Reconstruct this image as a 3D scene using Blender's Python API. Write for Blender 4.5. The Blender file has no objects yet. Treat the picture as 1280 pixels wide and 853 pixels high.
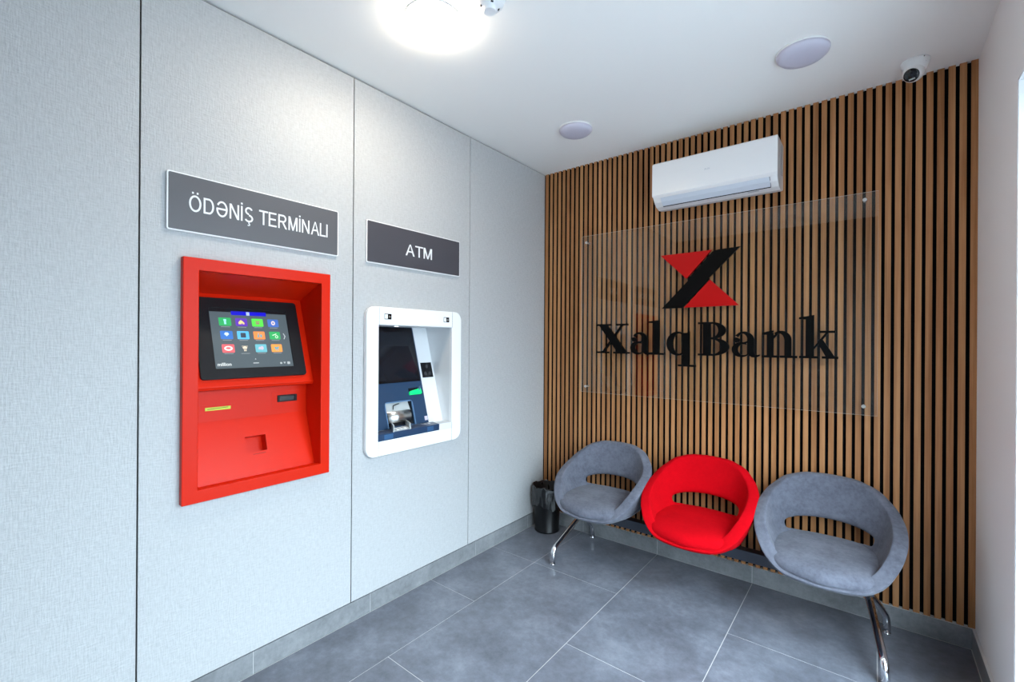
import bpy, bmesh, math, random
from mathutils import Vector, Matrix
random.seed(7)
S = bpy.context.scene
COL = S.collection
PI = math.pi

# ------------------------------------------------------------------ camera
F_PX = 566.85
cam_d = bpy.data.cameras.new('camera'); cam = bpy.data.objects.new('camera', cam_d); COL.objects.link(cam)
cam_d.sensor_fit = 'HORIZONTAL'; cam_d.sensor_width = 36.0; cam_d.lens = 36.0 * F_PX / 1280.0
cam_d.clip_start = 0.02
yaw, pitch, roll = 0.67216, 0.00048, 0.00657
fw = Vector((-math.sin(yaw)*math.cos(pitch), math.cos(yaw)*math.cos(pitch), math.sin(pitch)))
rt = fw.cross(Vector((0, 0, 1))).normalized(); up = rt.cross(fw)
r2 = rt*math.cos(roll) + up*math.sin(roll); u2 = -rt*math.sin(roll) + up*math.cos(roll)
cam.matrix_world = Matrix(((r2.x, u2.x, -fw.x, 2.1487), (r2.y, u2.y, -fw.y, -3.1303), (r2.z, u2.z, -fw.z, 1.4885), (0, 0, 0, 1)))
S.camera = cam

# ------------------------------------------------------------------ view, world, daylight
S.view_settings.view_transform = 'Standard'; S.view_settings.look = 'None'
S.view_settings.exposure = 0.66; S.view_settings.gamma = 1.0; S.view_settings.use_curve_mapping = False
S.cycles.max_bounces = 10; S.cycles.diffuse_bounces = 6; S.cycles.glossy_bounces = 5
S.cycles.transmission_bounces = 8; S.cycles.transparent_max_bounces = 12
S.cycles.caustics_reflective = False; S.cycles.caustics_refractive = False
S.cycles.sample_clamp_indirect = 6.0
SKY = 14.5
W, H = 2.546, 2.881
YF = -3.30                     # wall behind the camera
LAMP = 62.0
w = bpy.data.worlds.new('overcast_sky'); S.world = w; w.use_nodes = True
bg = w.node_tree.nodes['Background']; bg.inputs[1].default_value = SKY
_t = w.node_tree.nodes.new('ShaderNodeTexCoord'); _s = w.node_tree.nodes.new('ShaderNodeSeparateXYZ'); _r = w.node_tree.nodes.new('ShaderNodeValToRGB')
_e = _r.color_ramp.elements; _e[0].position = 0.0; _e[0].color = (0.20, 0.235, 0.27, 1)      # horizon dimmed to steepen the daylight, standing in for street and houses
_e[1].position = 0.55; _e[1].color = (0.70, 0.86, 1.0, 1); _m = _e.new(0.22); _m.color = (0.36, 0.44, 0.50, 1)
w.node_tree.links.new(_t.outputs['Generated'], _s.inputs[0]); w.node_tree.links.new(_s.outputs['Z'], _r.inputs[0]); w.node_tree.links.new(_r.outputs[0], bg.inputs[0])
WY0, WY1, WZ0, WZ1 = -3.20, -0.757, 0.06, 2.43     # glazed opening in the right wall
pd = bpy.data.lights.new('window_portal', 'AREA'); pd.shape = 'RECTANGLE'; pd.size = WZ1-WZ0; pd.size_y = WY1-WY0
pd.cycles.is_portal = True
po = bpy.data.objects.new('window_portal', pd); COL.objects.link(po)
po.location = (W+0.24, (WY0+WY1)/2, (WZ0+WZ1)/2); po.rotation_euler = (0, PI/2, 0)

sd_ = bpy.data.lights.new('bounce_sun', 'SUN'); sd_.energy = 2.5; sd_.angle = 0.05; sd_.color = (1.0, 0.97, 0.92)  # added lamp: lights the pavement outside, which bounces up to the ceiling
so_ = bpy.data.objects.new('bounce_sun', sd_); COL.objects.link(so_)
so_.rotation_euler = Vector((-0.55, -0.15, 0.82)).to_track_quat('Z', 'Y').to_euler()

# ------------------------------------------------------------------ materials
def mat(name, base, rough=0.5, metal=0.0, spec=0.5, **kw):
    m = bpy.data.materials.new(name); m.use_nodes = True
    b = m.node_tree.nodes['Principled BSDF']
    b.inputs['Base Color'].default_value = (*base, 1); b.inputs['Roughness'].default_value = rough
    b.inputs['Metallic'].default_value = metal; b.inputs['Specular IOR Level'].default_value = spec
    for k, v in kw.items(): b.inputs[k.replace('_', ' ')].default_value = v
    return m
def nn(m, t, **kw):
    n = m.node_tree.nodes.new(t)
    for k, v in kw.items(): setattr(n, k, v)
    return n
def lk(m, a, b): m.node_tree.links.new(a, b)
def coords(m, scale=(1, 1, 1)):
    tc = nn(m, 'ShaderNodeTexCoord'); mp = nn(m, 'ShaderNodeMapping'); mp.inputs['Scale'].default_value = scale
    lk(m, tc.outputs['Object'], mp.inputs[0]); return mp.outputs[0]
def noise(m, vec, scale, detail=3, rough=0.5):
    n = nn(m, 'ShaderNodeTexNoise'); n.inputs['Scale'].default_value = scale; n.inputs['Detail'].default_value = detail
    n.inputs['Roughness'].default_value = rough; lk(m, vec, n.inputs['Vector']); return n.outputs['Fac']
def ramp(m, fac, stops):
    r = nn(m, 'ShaderNodeValToRGB'); e = r.color_ramp.elements
    while len(e) < len(stops): e.new(0.5)
    for i, (p, c) in enumerate(stops): e[i].position = p; e[i].color = (*c, 1)
    lk(m, fac, r.inputs[0]); return r.outputs[0]
def bump(m, fac, strength, dist=0.001):
    b = nn(m, 'ShaderNodeBump'); b.inputs['Strength'].default_value = strength; b.inputs['Distance'].default_value = dist
    lk(m, fac, b.inputs['Height']); lk(m, b.outputs[0], P(m).inputs['Normal'])
def P(m): return m.node_tree.nodes['Principled BSDF']
def mixmul(m, a, b, op='MULTIPLY'):
    n = nn(m, 'ShaderNodeMath', operation=op); lk(m, a, n.inputs[0])
    if isinstance(b, (int, float)): n.inputs[1].default_value = b
    else: lk(m, b, n.inputs[1])
    return n.outputs[0]

M = {}
# embossed grey wall board: fine vertical threads crossed by weaker horizontal ones
m = mat('embossed_board', (0.52, 0.53, 0.53), 0.42, spec=0.4); M['board'] = m
v1 = noise(m, coords(m, (1, 190, 30)), 1.0, 3); v2 = noise(m, coords(m, (1, 40, 170)), 1.0, 3)
s = mixmul(m, v1, v2, 'ADD'); bump(m, s, 0.6, 0.003)
lk(m, ramp(m, mixmul(m, s, 0.5), [(0.36, (0.43, 0.436, 0.44)), (0.62, (0.50, 0.508, 0.512))]), P(m).inputs['Base Color'])
M['seam'] = mat('dark_seam', (0.012, 0.013, 0.015), 0.8)
# stone tile
def stone(name, a, b, c, sc=1.0, rough=(0.32, 0.5)):
    m = mat(name, a, 0.35, spec=0.5); co = coords(m)
    big = noise(m, co, 3.2*sc, 6, 0.68); fine = noise(m, co, 24*sc, 6, 0.75)
    f = mixmul(m, mixmul(m, big, 0.62), mixmul(m, fine, 0.38), 'ADD')
    lk(m, ramp(m, f, [(0.36, a), (0.5, b), (0.66, c)]), P(m).inputs['Base Color'])
    rr = nn(m, 'ShaderNodeMapRange'); rr.inputs['To Min'].default_value = rough[0]; rr.inputs['To Max'].default_value = rough[1]
    lk(m, fine, rr.inputs[0]); lk(m, rr.outputs[0], P(m).inputs['Roughness']); bump(m, fine, 0.08, 0.001)
    return m
M['tile'] = stone('stone_tile', (0.092, 0.098, 0.117), (0.145, 0.156, 0.187), (0.225, 0.243, 0.285), rough=(0.24, 0.42))
M['skirt'] = stone('stone_skirting', (0.15, 0.156, 0.163), (0.21, 0.218, 0.228), (0.29, 0.30, 0.31), 1.6)
M['grout'] = mat('grout', (0.60, 0.59, 0.58), 0.8)
M['ledge'] = mat('skirting_top', (0.60, 0.60, 0.60), 0.7)
m = mat('ceiling_paint', (0.95, 0.93, 0.895), 0.75, spec=0.2); M['ceil'] = m
m = mat('wall_paint', (0.89, 0.85, 0.835), 0.7, spec=0.2); M['paint'] = m
bump(m, noise(m, coords(m), 90, 3), 0.12, 0.001)
M['reveal'] = mat('reveal_paint', (0.85, 0.86, 0.86), 0.5)
M['felt'] = mat('black_felt', (0.006, 0.006, 0.007), 0.95, spec=0.1)
m = mat('oak_slat', (0.4, 0.2, 0.09), 0.5, spec=0.3); M['oak'] = m
g1 = noise(m, coords(m, (55, 55, 1.6)), 1.0, 6, 0.65); g2 = noise(m, coords(m, (24.6, 1, 0.2)), 1.0, 0)
lk(m, ramp(m, mixmul(m, mixmul(m, g1, 0.65), mixmul(m, g2, 0.35), 'ADD'),
   [(0.34, (0.255, 0.105, 0.036)), (0.5, (0.39, 0.175, 0.066)), (0.66, (0.50, 0.248, 0.104))]), P(m).inputs['Base Color'])
bump(m, g1, 0.2, 0.0006)
m = mat('red_powder_coat', (0.62, 0.016, 0.002), 0.30, spec=0.14); M['red'] = m
bump(m, noise(m, coords(m), 420, 2), 0.35, 0.0006)
M['redplain'] = mat('red_enamel', (0.42, 0.002, 0.002), 0.5, spec=0.15)
M['blackgloss'] = mat('black_gloss', (0.006, 0.006, 0.008), 0.12)
M['blackmatt'] = mat('black_plastic', (0.008, 0.008, 0.010), 0.4, spec=0.2)
M['black'] = mat('black_acrylic_letter', (0.003, 0.003, 0.003), 0.45, spec=0.05)
M['white'] = mat('white_plastic', (0.87, 0.87, 0.87), 0.28)
M['whitematt'] = mat('white_satin', (0.74, 0.75, 0.76), 0.5)
M['acwhite'] = mat('ac_white', (0.77, 0.755, 0.75), 0.16, spec=0.5)
M['acflap'] = mat('ac_flap', (0.60, 0.64, 0.70), 0.3)
M['blue'] = mat('dark_blue_panel', (0.013, 0.042, 0.098), 0.38)
M['bluelight'] = mat('blue_trim', (0.10, 0.19, 0.33), 0.35)
M['bluetray'] = mat('blue_tray', (0.055, 0.075, 0.13), 0.4)
M['steel'] = mat('brushed_steel', (0.62, 0.62, 0.60), 0.28, metal=1.0)
M['chrome'] = mat('chrome', (0.78, 0.78, 0.80), 0.08, metal=1.0)
M['greyplastic'] = mat('grey_plastic', (0.42, 0.45, 0.45), 0.45)
M['beam'] = mat('slate_powder_coat', (0.030, 0.036, 0.052), 0.45)
M['bracket'] = mat('black_bracket', (0.012, 0.012, 0.014), 0.5)
M['board_grey'] = mat('sign_face_grey', (0.095, 0.095, 0.105), 0.38)
M['board_dark'] = mat('sign_face_dark', (0.060, 0.058, 0.070), 0.38)
M['signtext'] = mat('sign_text_white', (0.80, 0.81, 0.82), 0.5)
M['diffuser_off'] = mat('unlit_diffuser', (0.62, 0.60, 0.70), 0.4)
M['yellow'] = mat('yellow_green_bezel', (0.50, 0.60, 0.02), 0.4)
M['green'] = mat('green_reader', (0.0, 0.72, 0.17), 0.35, Emission_Color=(0, 1, 0.25, 1), Emission_Strength=0.25)
M['glassdark'] = mat('dark_screen_glass', (0.012, 0.014, 0.020), 0.06)
M['bin'] = mat('black_bin_plastic', (0.005, 0.005, 0.006), 0.35, spec=0.25)
m = mat('black_liner', (0.005, 0.005, 0.006), 0.18, spec=0.7); M['liner'] = m
m = mat('clear_acrylic', (1, 1, 1), 0.0); M['acrylic'] = m
m.node_tree.nodes.remove(P(m)); out = [n for n in m.node_tree.nodes if n.type == 'OUTPUT_MATERIAL'][0]
tr = nn(m, 'ShaderNodeBsdfTransparent'); tr.inputs[0].default_value = (0.97, 0.98, 0.975, 1)
gl = nn(m, 'ShaderNodeBsdfGlossy'); gl.inputs['Roughness'].default_value = 0.0
fr = nn(m, 'ShaderNodeFresnel'); fr.inputs[0].default_value = 1.5
ge = nn(m, 'ShaderNodeNewGeometry'); fb = mixmul(m, mixmul(m, fr.outputs[0], 1.6), mixmul(m, mixmul(m, ge.outputs['Backfacing'], -1.0), 1.0, 'ADD'))
mx = nn(m, 'ShaderNodeMixShader'); lk(m, fb, mx.inputs[0]); lk(m, tr.outputs[0], mx.inputs[1]); lk(m, gl.outputs[0], mx.inputs[2]); lk(m, mx.outputs[0], out.inputs[0])
M['edge'] = mat('acrylic_edge', (0.42, 0.40, 0.36), 0.3)
def fabric(name, c, c2, sheen):
    m = mat(name, c, 0.95, spec=0.08, Sheen_Weight=sheen, Sheen_Roughness=0.5)
    co = coords(m); n1 = noise(m, co, 9, 5, 0.65); n2 = noise(m, co, 60, 4, 0.6)
    lk(m, ramp(m, mixmul(m, mixmul(m, n1, 0.6), mixmul(m, n2, 0.4), 'ADD'), [(0.38, c), (0.62, c2)]), P(m).inputs['Base Color'])
    bump(m, noise(m, co, 500, 2), 0.3, 0.0006); return m
M['grey'] = fabric('grey_velour', (0.088, 0.092, 0.118), (0.142, 0.149, 0.186), 0.15)
M['redfab'] = fabric('red_felt', (0.46, 0.0006, 0.005), (0.53, 0.001, 0.006), 0.0)
def emit(name, c, s):
    m = mat(name, (0, 0, 0), 0.35, Emission_Color=(*c, 1), Emission_Strength=s); return m
M['lamp'] = mat('lit_diffuser', (0.8, 0.8, 0.8), 0.4, Emission_Color=(1.0, 0.87, 0.70, 1), Emission_Strength=LAMP)
M['scr'] = emit('display_grey', (0.075, 0.105, 0.125), 0.8)
M['spot'] = emit('recess_spot', (0.9, 0.95, 1.0), 3.0)

# ------------------------------------------------------------------ mesh helpers
class MB:
    def __init__(s, X=None): s.bm = bmesh.new(); s.X = X or Matrix.Identity(4)
    def v(s, p): return s.bm.verts.new(s.X @ Vector(p))
    def box(s, x0, x1, y0, y1, z0, z1, mi=0, bev=0):
        vs = [s.v((x, y, z)) for x in (x0, x1) for y in (y0, y1) for z in (z0, z1)]
        fs = []
        for q in ((0, 1, 3, 2), (4, 6, 7, 5), (0, 4, 5, 1), (2, 3, 7, 6), (0, 2, 6, 4), (1, 5, 7, 3)):
            f = s.bm.faces.new([vs[i] for i in q]); f.material_index = mi; fs.append(f)
        if bev: bmesh.ops.bevel(s.bm, geom=list({e for f in fs for e in f.edges}), offset=bev, segments=2, affect='EDGES', profile=0.5)
        return s
    def prism(s, pts, a, b, mi=0, axis='z'):
        # pts: 2D outline, extruded from a to b along axis
        def mk(p, t): return {'z': (p[0], p[1], t), 'y': (p[0], t, p[1]), 'x': (t, p[0], p[1])}[axis]
        A = [s.v(mk(p, a)) for p in pts]; B = [s.v(mk(p, b)) for p in pts]; n = len(pts)
        f = s.bm.faces.new(A); f.material_index = mi; f = s.bm.faces.new(B[::-1]); f.material_index = mi
        for i in range(n):
            f = s.bm.faces.new((A[i], B[i], B[(i+1) % n], A[(i+1) % n])); f.material_index = mi
        return s
    def ringprism(s, outer, inner, a, b, mi=0, axis='z', closed=True):
        def mk(p, t): return {'z': (p[0], p[1], t), 'y': (p[0], t, p[1]), 'x': (t, p[0], p[1])}[axis]
        n = len(outer); L = [[s.v(mk(p, t)) for p in o] for o in (outer, inner) for t in (a, b)]
        oa, ob, ia, ib = L
        for i in range(n if closed else n-1):
            j = (i+1) % n
            for q in ((oa[i], oa[j], ob[j], ob[i]), (ia[i], ib[i], ib[j], ia[j]), (oa[i], ia[i], ia[j], oa[j]), (ob[i], ob[j], ib[j], ib[i])):
                f = s.bm.faces.new(q); f.material_index = mi
        if not closed:
            for i in (0, n-1):
                f = s.bm.faces.new((oa[i], ob[i], ib[i], ia[i])); f.material_index = mi
        return s
    def lathe(s, prof, seg=32, mi=0, c=(0, 0), capb=True, capt=True):
        R = [[s.v((c[0]+r*math.cos(2*PI*i/seg), c[1]+r*math.sin(2*PI*i/seg), z)) for i in range(seg)] for r, z in prof]
        for a, b in zip(R, R[1:]):
            for i in range(seg):
                f = s.bm.faces.new((a[i], a[(i+1) % seg], b[(i+1) % seg], b[i])); f.material_index = mi; f.smooth = True
        if capb: s.bm.faces.new(R[0][::-1]).material_index = mi
        if capt: s.bm.faces.new(R[-1]).material_index = mi
        return s
    def tube(s, pts, r, seg=14, mi=0):
        pts = [Vector(p) for p in pts]; rings = []
        t0 = (pts[1]-pts[0]).normalized(); n = t0.orthogonal().normalized()
        for i, p in enumerate(pts):
            t = ((pts[min(i+1, len(pts)-1)]-pts[max(i-1, 0)])).normalized()
            n = (n - t*n.dot(t)).normalized(); b = t.cross(n)
            rings.append([s.v(p + r*(n*math.cos(2*PI*k/seg) + b*math.sin(2*PI*k/seg))) for k in range(seg)])
        for a, b in zip(rings, rings[1:]):
            for k in range(seg):
                f = s.bm.faces.new((a[k], a[(k+1) % seg], b[(k+1) % seg], b[k])); f.smooth = True; f.material_index = mi
        s.bm.faces.new(rings[0][::-1]).material_index = mi; s.bm.faces.new(rings[-1]).material_index = mi
        return s
    def build(s, name, mats, parent=None, smooth=False):
        bmesh.ops.recalc_face_normals(s.bm, faces=s.bm.faces)
        me = bpy.data.meshes.new(name); s.bm.to_mesh(me); s.bm.free()
        for k in (mats if isinstance(mats, (list, tuple)) else [mats]): me.materials.append(M[k] if isinstance(k, str) else k)
        if smooth:
            for p in me.polygons: p.use_smooth = True
        o = bpy.data.objects.new(name, me); COL.objects.link(o)
        if parent:
            o.parent = parent
            root = parent
            off = Vector((0, 0, 0))
            while root: off += root.location; root = root.parent
            me.transform(Matrix.Translation(-off))
        return o
def tag(o, label=None, cat=None, group=None, kind=None):
    if label: o['label'] = label
    if cat: o['category'] = cat
    if group: o['group'] = group
    if kind: o['kind'] = kind
    return o
def struct(o): o['kind'] = 'structure'; return o
def thing(name, loc, label, cat, group=None):
    o = bpy.data.objects.new(name, None); COL.objects.link(o); o.location = loc; o.empty_display_size = 0.05
    return tag(o, label, cat, group)
def bevmod(o, w=0.003, seg=2, ang=40):
    b = o.modifiers.new('bevel', 'BEVEL'); b.width = w; b.segments = seg; b.limit_method = 'ANGLE'; b.angle_limit = math.radians(ang)
    return o
def rrect(x0, x1, y0, y1, r, n=6):
    pts = []
    for cx, cy, a in ((x1-r, y1-r, 0), (x0+r, y1-r, 90), (x0+r, y0+r, 180), (x1-r, y0+r, 270)):
        for k in range(n+1):
            t = math.radians(a + 90*k/n); pts.append((cx+r*math.cos(t), cy+r*math.sin(t)))
    return pts
def ell(cx, cy, rx, ry, a0, a1, n=24):
    return [(cx+rx*math.cos(math.radians(a0+(a1-a0)*k/n)), cy+ry*math.sin(math.radians(a0+(a1-a0)*k/n))) for k in range(n+1)]
WALLX = Matrix(((0, 0, 1, 0), (1, 0, 0, 0), (0, 1, 0, 0), (0, 0, 0, 1)))        # local (x,y,z) -> world (z, x, y): face +x
BACKX = Matrix(((1, 0, 0, 0), (0, 0, -1, 0), (0, 1, 0, 0), (0, 0, 0, 1)))       # local (x,y,z) -> world (x,-z, y): face -y
def tilt(A, B):
    # frame of a plane leaning in x/z: local x -> world y, local y -> up the slope from B to A, local z -> outward
    a = Vector((A[0], 0, A[1])); b = Vector((B[0], 0, B[1])); u = (a-b).normalized(); n = Vector((0, 1, 0)).cross(u)
    if n.x < 0: n = -n
    return Matrix(((0, u.x, n.x, b.x), (1, 0, n.y, 0), (0, u.z, n.z, b.z), (0, 0, 0, 1))), (a-b).length
def text(name, s, X, x0, x1, y0, cap, depth, m, parent, wt=0.0):
    cu = bpy.data.curves.new(name, 'FONT'); cu.body = s; cu.size = 1; cu.extrude = 0.0005; cu.offset = wt; cu.resolution_u = 4
    o = bpy.data.objects.new(name, cu); COL.objects.link(o)
    me = bpy.data.meshes.new_from_object(o.evaluated_get(bpy.context.evaluated_depsgraph_get()))
    bpy.data.objects.remove(o); bpy.data.curves.remove(cu)
    xs = [v.co.x for v in me.vertices]
    ref = 0.727; a, b = min(xs), max(xs)
    for v in me.vertices:
        q = Vector(((v.co.x-a)/(b-a)*(x1-x0)+x0, y0 + v.co.y/ref*cap, (0.0 if v.co.z < 0 else depth)))
        v.co = X @ q
    me.name = name; me.materials.clear(); me.materials.append(M[m] if isinstance(m, str) else m)
    o = bpy.data.objects.new(name, me); COL.objects.link(o); o.parent = parent
    off = Vector((0, 0, 0)); r = parent
    while r: off += r.location; r = r.parent
    me.transform(Matrix.Translation(-off)); return o

# ------------------------------------------------------------------ floor
b = MB(); b.box(-0.05, W+0.25, YF-0.1, 0.06, -0.05, -0.0012, 1)
G = 0.0017
cols = [(0.0, 0.372, [0.0, -0.641, -1.228, -2.409, YF]), (0.372, 0.972, [0.0, -0.641, -1.818, -2.995, YF]),
        (0.972, 1.572, [0.0, -1.208, -2.388, YF]), (1.572, 2.172, [0.0, -0.618, -1.80, -2.98, YF]), (2.172, W, [0.0, -1.208, -2.388, YF])]
for x0, x1, ys in cols:
    for a, c in zip(ys, ys[1:]): b.box(x0+(0.004 if x0 == 0 else G), x1-(0.016 if x1 == W else G), c+G, a-(0.0045 if a == 0 else G), -0.01, 0.0, 0)
struct(b.build('floor', ['tile', 'grout']))
# ------------------------------------------------------------------ ceiling
struct(MB().box(-0.36, W+0.25, YF-0.1, 0.1, H, H+0.08).build('ceiling', 'ceil'))
# ------------------------------------------------------------------ left wall of embossed boards
BZ = 0.1045
b = MB(); g = 0.0028; T = H-0.008
RY0, RY1, RZ0, RZ1 = -2.535, -1.933, 0.838, 1.806
AY0, AY1, AZ0, AZ1 = -1.700, -1.018, 0.862, 1.660
def board(y0, y1, hole=None):
    y0 += g; y1 -= g
    if not hole: b.box(-0.018, 0, y0, y1, BZ, T); return
    a, c, d, e = hole
    b.box(-0.018, 0, y0, a, BZ, T); b.box(-0.018, 0, c, y1, BZ, T); b.box(-0.018, 0, a, c, BZ, d); b.box(-0.018, 0, a, c, e, T)
board(YF, -2.673); board(-2.673, -1.7815, (RY0, RY1, RZ0, RZ1)); board(-1.7815, -0.898, (AY0, AY1, AZ0, AZ1)); board(-0.898, 0.0)
for y in (-2.673, -1.7815, -0.898): b.box(-0.024, -0.010, y-0.02, y+0.02, 0.0, H, 1)
b.box(-0.024, -0.010, YF, 0.05, H-0.03, H, 1); b.box(-0.024, -0.006, YF, 0.05, 0.08, BZ+0.01, 1)
b.box(-0.03, -0.018, YF-0.1, RY0-0.02, 0, H, 1); b.box(-0.03, -0.018, AY1+0.02, 0.06, 0, H, 1)
b.box(-0.03, -0.018, RY0-0.02, AY1+0.02, RZ1+0.03, H, 1); b.box(-0.03, -0.018, RY0-0.02, AY1+0.02, 0, RZ0-0.03, 1)
b.box(-0.36, -0.32, YF-0.1, 0.10, -0.05, H+0.05, 1)  # unseen outer slab, added to stop sunlight leaking in behind the boards
struct(b.build('wall_left', ['board', 'seam']))
# ------------------------------------------------------------------ skirting
def skirt(name, segs, mk):
    b = MB()
    for a, c in segs: mk(b, a, c)
    return struct(b.build(name, ['skirt', 'ledge', 'grout']))
def mk_left(b, a, c):
    b.box(-0.009, 0.0, a+0.0012, c-0.0012, 0, 0.1); b.box(-0.009, -0.001, a, c, 0, 0.0985, 2)
skirt('baseboard_left', [(YF, -2.862), (-2.862, -2.262), (-2.262, -1.662), (-1.662, -0.819), (-0.819, -0.215), (-0.215, 0.0)], mk_left)
def mk_back(b, a, c):
    b.box(a+0.0012, c-0.0012, 0.0, 0.009, 0, 0.1); b.box(a, c, 0.001, 0.03, 0, 0.0985, 2); b.box(a, c, 0.0015, 0.03, 0.097, 0.1005, 1)
skirt('baseboard_back', [(0.0, 0.382), (0.382, 0.972), (0.972, 1.57), (1.57, 2.172), (2.172, W)], mk_back)
def mk_right(b, a, c):
    b.box(W-0.012, W+0.002, a+0.0012, c-0.0012, 0, 0.1); b.box(W-0.011, W, a, c, 0, 0.0985, 2); b.box(W-0.0115, W, a, c, 0.097, 0.1005, 1)
skirt('baseboard_right', [(WY1, -0.6), (-0.6, 0.0)], mk_right)
# ------------------------------------------------------------------ back wall of oak slats on black felt
b = MB(); b.box(-0.36, W+0.05, 0.030, 0.10, 0, H, 1)
PIT = 0.04058; GAP = 0.0145
c0 = 0.038; edges = [0.0]
k = 0
while c0 + k*PIT < W-0.02: edges.append(c0+k*PIT); k += 1
for i in range(len(edges)):
    a = edges[i] + (GAP/2 if i else 0.0); c = (edges[i+1]-GAP/2) if i+1 < len(edges) else W
    b.box(a, c, 0.0092, 0.030, 0.0995, H, 1)
    b.prism([(a+0.0001, 0.0092), (a+0.0008, 0.0082), (c-0.0008, 0.0082), (c-0.0001, 0.0092)], 0.0995, H, 0)
struct(b.build('wall_back', ['oak', 'felt']))
# ------------------------------------------------------------------ right wall with the glazed opening, wall behind the camera
b = MB(); TW = 0.20
b.box(W, W+TW, WY1, 0.05, 0, H); b.box(W, W+TW, YF-0.1, WY0, 0, H); b.box(W, W+TW, WY0, WY1, WZ1, H); b.box(W, W+TW, WY0, WY1, 0, WZ0)
struct(b.build('wall_right', 'paint'))
b = MB()
b.box(W+0.002, W+TW-0.05, WY1-0.006, WY1, WZ0, WZ1); b.box(W+0.002, W+TW-0.05, WY0, WY1, WZ1-0.006, WZ1)
struct(b.build('trim_1', 'reveal'))
b = MB(); x0, x1 = W+TW-0.05, W+TW-0.01
for y in (WY0+0.03, (WY0+WY1)/2, WY1-0.033): b.box(x0, x1, y-0.03, y+0.03, WZ0, WZ1)
for z in (WZ0+0.03, WZ1-0.033): b.box(x0, x1, WY0, WY1, z-0.03, z+0.03)
b.box(x0+0.018, x0+0.022, WY0+0.03, WY1-0.03, WZ0+0.03, WZ1-0.03, 1)
struct(b.build('window_1', ['white', 'acrylic']))
struct(MB().box(-0.36, W+0.05, YF-0.1, YF, 0, H).build('wall_front', mat('dark_entrance_wall', (0.16, 0.155, 0.16), 0.6)))
m = mat('pavement', (0.55, 0.56, 0.58), 0.8); M['pave'] = m
lk(m, ramp(m, noise(m, coords(m), 3, 4), [(0.4, (0.20, 0.21, 0.22)), (0.6, (0.27, 0.28, 0.29))]), P(m).inputs['Base Color'])
struct(MB().box(W+0.2, W+14, -12, 8, -0.12, -0.06).build('ground', 'pave'))

# sans capitals drawn as strokes: unit height 1, stroke width k
def sans(name, txt, X, x0, x1, y0, cap, depth, m, parent, k=0.118):
    def G(ch):
        r = lambda a, c, d, e: ('p', [(a, d), (c, d), (c, e), (a, e)])
        p = lambda *q: ('p', list(q))
        if ch in 'O\u00d6':
            L = [('c', ell(.39, .5, .38, .52, 0, 351, 39), ell(.39, .5, .38-k, .52-k, 0, 351, 39))]
            if ch != 'O': L += [r(.19, .30, 1.10, 1.22), r(.48, .59, 1.10, 1.22)]
            return L, .78
        if ch == 'D': return [r(0, k, 0, 1), r(k*.8, .36, 1-k, 1), r(k*.8, .36, 0, k), ('r', ell(.34, .5, .33, .5, -90, 90), ell(.34, .5, .33-k, .5-k, -90, 90))], .68
        if ch == '\u018f': return [('r', ell(.38, .5, .38, .52, -180, 150, 36), ell(.38, .5, .38-k, .52-k, -180, 150, 36)), r(.02, .72, .44, .44+k)], .76
        if ch == 'N': return [r(0, k, 0, 1), r(.66-k, .66, 0, 1), p((0, 1), (k*1.15, 1), (.66, 0), (.66-k*1.15, 0))], .66
        if ch in 'I\u0130': return [r(0, k, 0, 1)] + ([r(-.004, k+.004, 1.10, 1.22)] if ch != 'I' else []), k
        if ch in 'S\u015e':
            L = [('r', ell(.32, .75, .28, .265, 20, 270, 26), ell(.32, .75, .28-k, .265-k, 20, 270, 26)), ('r', ell(.32, .25, .31, .265, 90, -160, 26), ell(.32, .25, .31-k, .265-k, 90, -160, 26)), r(.31, .33, .485, .515)]
            if ch != 'S': L += [r(.29, .36, -.12, .01), ('r', ell(.31, -.17, .11, .09, 80, -150, 14), ell(.31, -.17, .045, .035, 80, -150, 14))]
            return L, .64
        if ch == 'T': return [r(0, .68, 1-k, 1), r(.34-k/2, .34+k/2, 0, 1)], .68
        if ch == 'E': return [r(0, k, 0, 1), r(0, .60, 1-k, 1), r(0, .56, .46, .46+k), r(0, .62, 0, k)], .62
        if ch == 'R': return [r(0, k, 0, 1), r(0, .40, 1-k, 1), r(0, .40, .44, .44+k), ('r', ell(.39, .72, .26, .28, -90, 90, 18), ell(.39, .72, .26-k, .28-k, -90, 90, 18)), p((.30, .46), (.44, .46), (.72, 0), (.57, 0))], .70
        if ch == 'M': return [r(0, k, 0, 1), r(.76-k, .76, 0, 1), p((0, 1), (k*1.3, 1), (.38+k*.45, 0), (.38-k*.45, 0)), p((.76, 1), (.76-k*1.3, 1), (.38-k*.45, 0), (.38+k*.45, 0))], .76
        if ch == 'A': return [p((0, 0), (k*1.12, 0), (.39+k*.1, 1), (.39-k*.45, 1)), p((.76, 0), (.76-k*1.12, 0), (.38-k*.1, 1), (.38+k*.45, 1)), r(.15, .62, .30, .30+k)], .76
        if ch == 'L': return [r(0, k, 0, 1), r(0, .55, 0, k)], .55
    tot = 0.0; items = []
    for ch in txt:
        if ch == ' ': tot += .30; continue
        L, wd = G(ch); items.append((L, tot)); tot += wd + (.13 if ch not in 'ATL' else .05)
    tot -= .13 if txt[-1] != 'A' else .05
    sx = (x1-x0)/tot
    for L, ox in items:
        b = MB(X)
        f = lambda q: [(x0+(ox+a)*sx, y0+c*cap) for a, c in q]
        for j, e in enumerate(L):
            d = depth-0.00003*j
            if e[0] == 'p': b.prism(f(e[1]), 0, d)
            else: b.ringprism(f(e[1]), f(e[2]), 0, d, closed=(e[0] == 'c'))
        b.build(name, m, parent)

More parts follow.
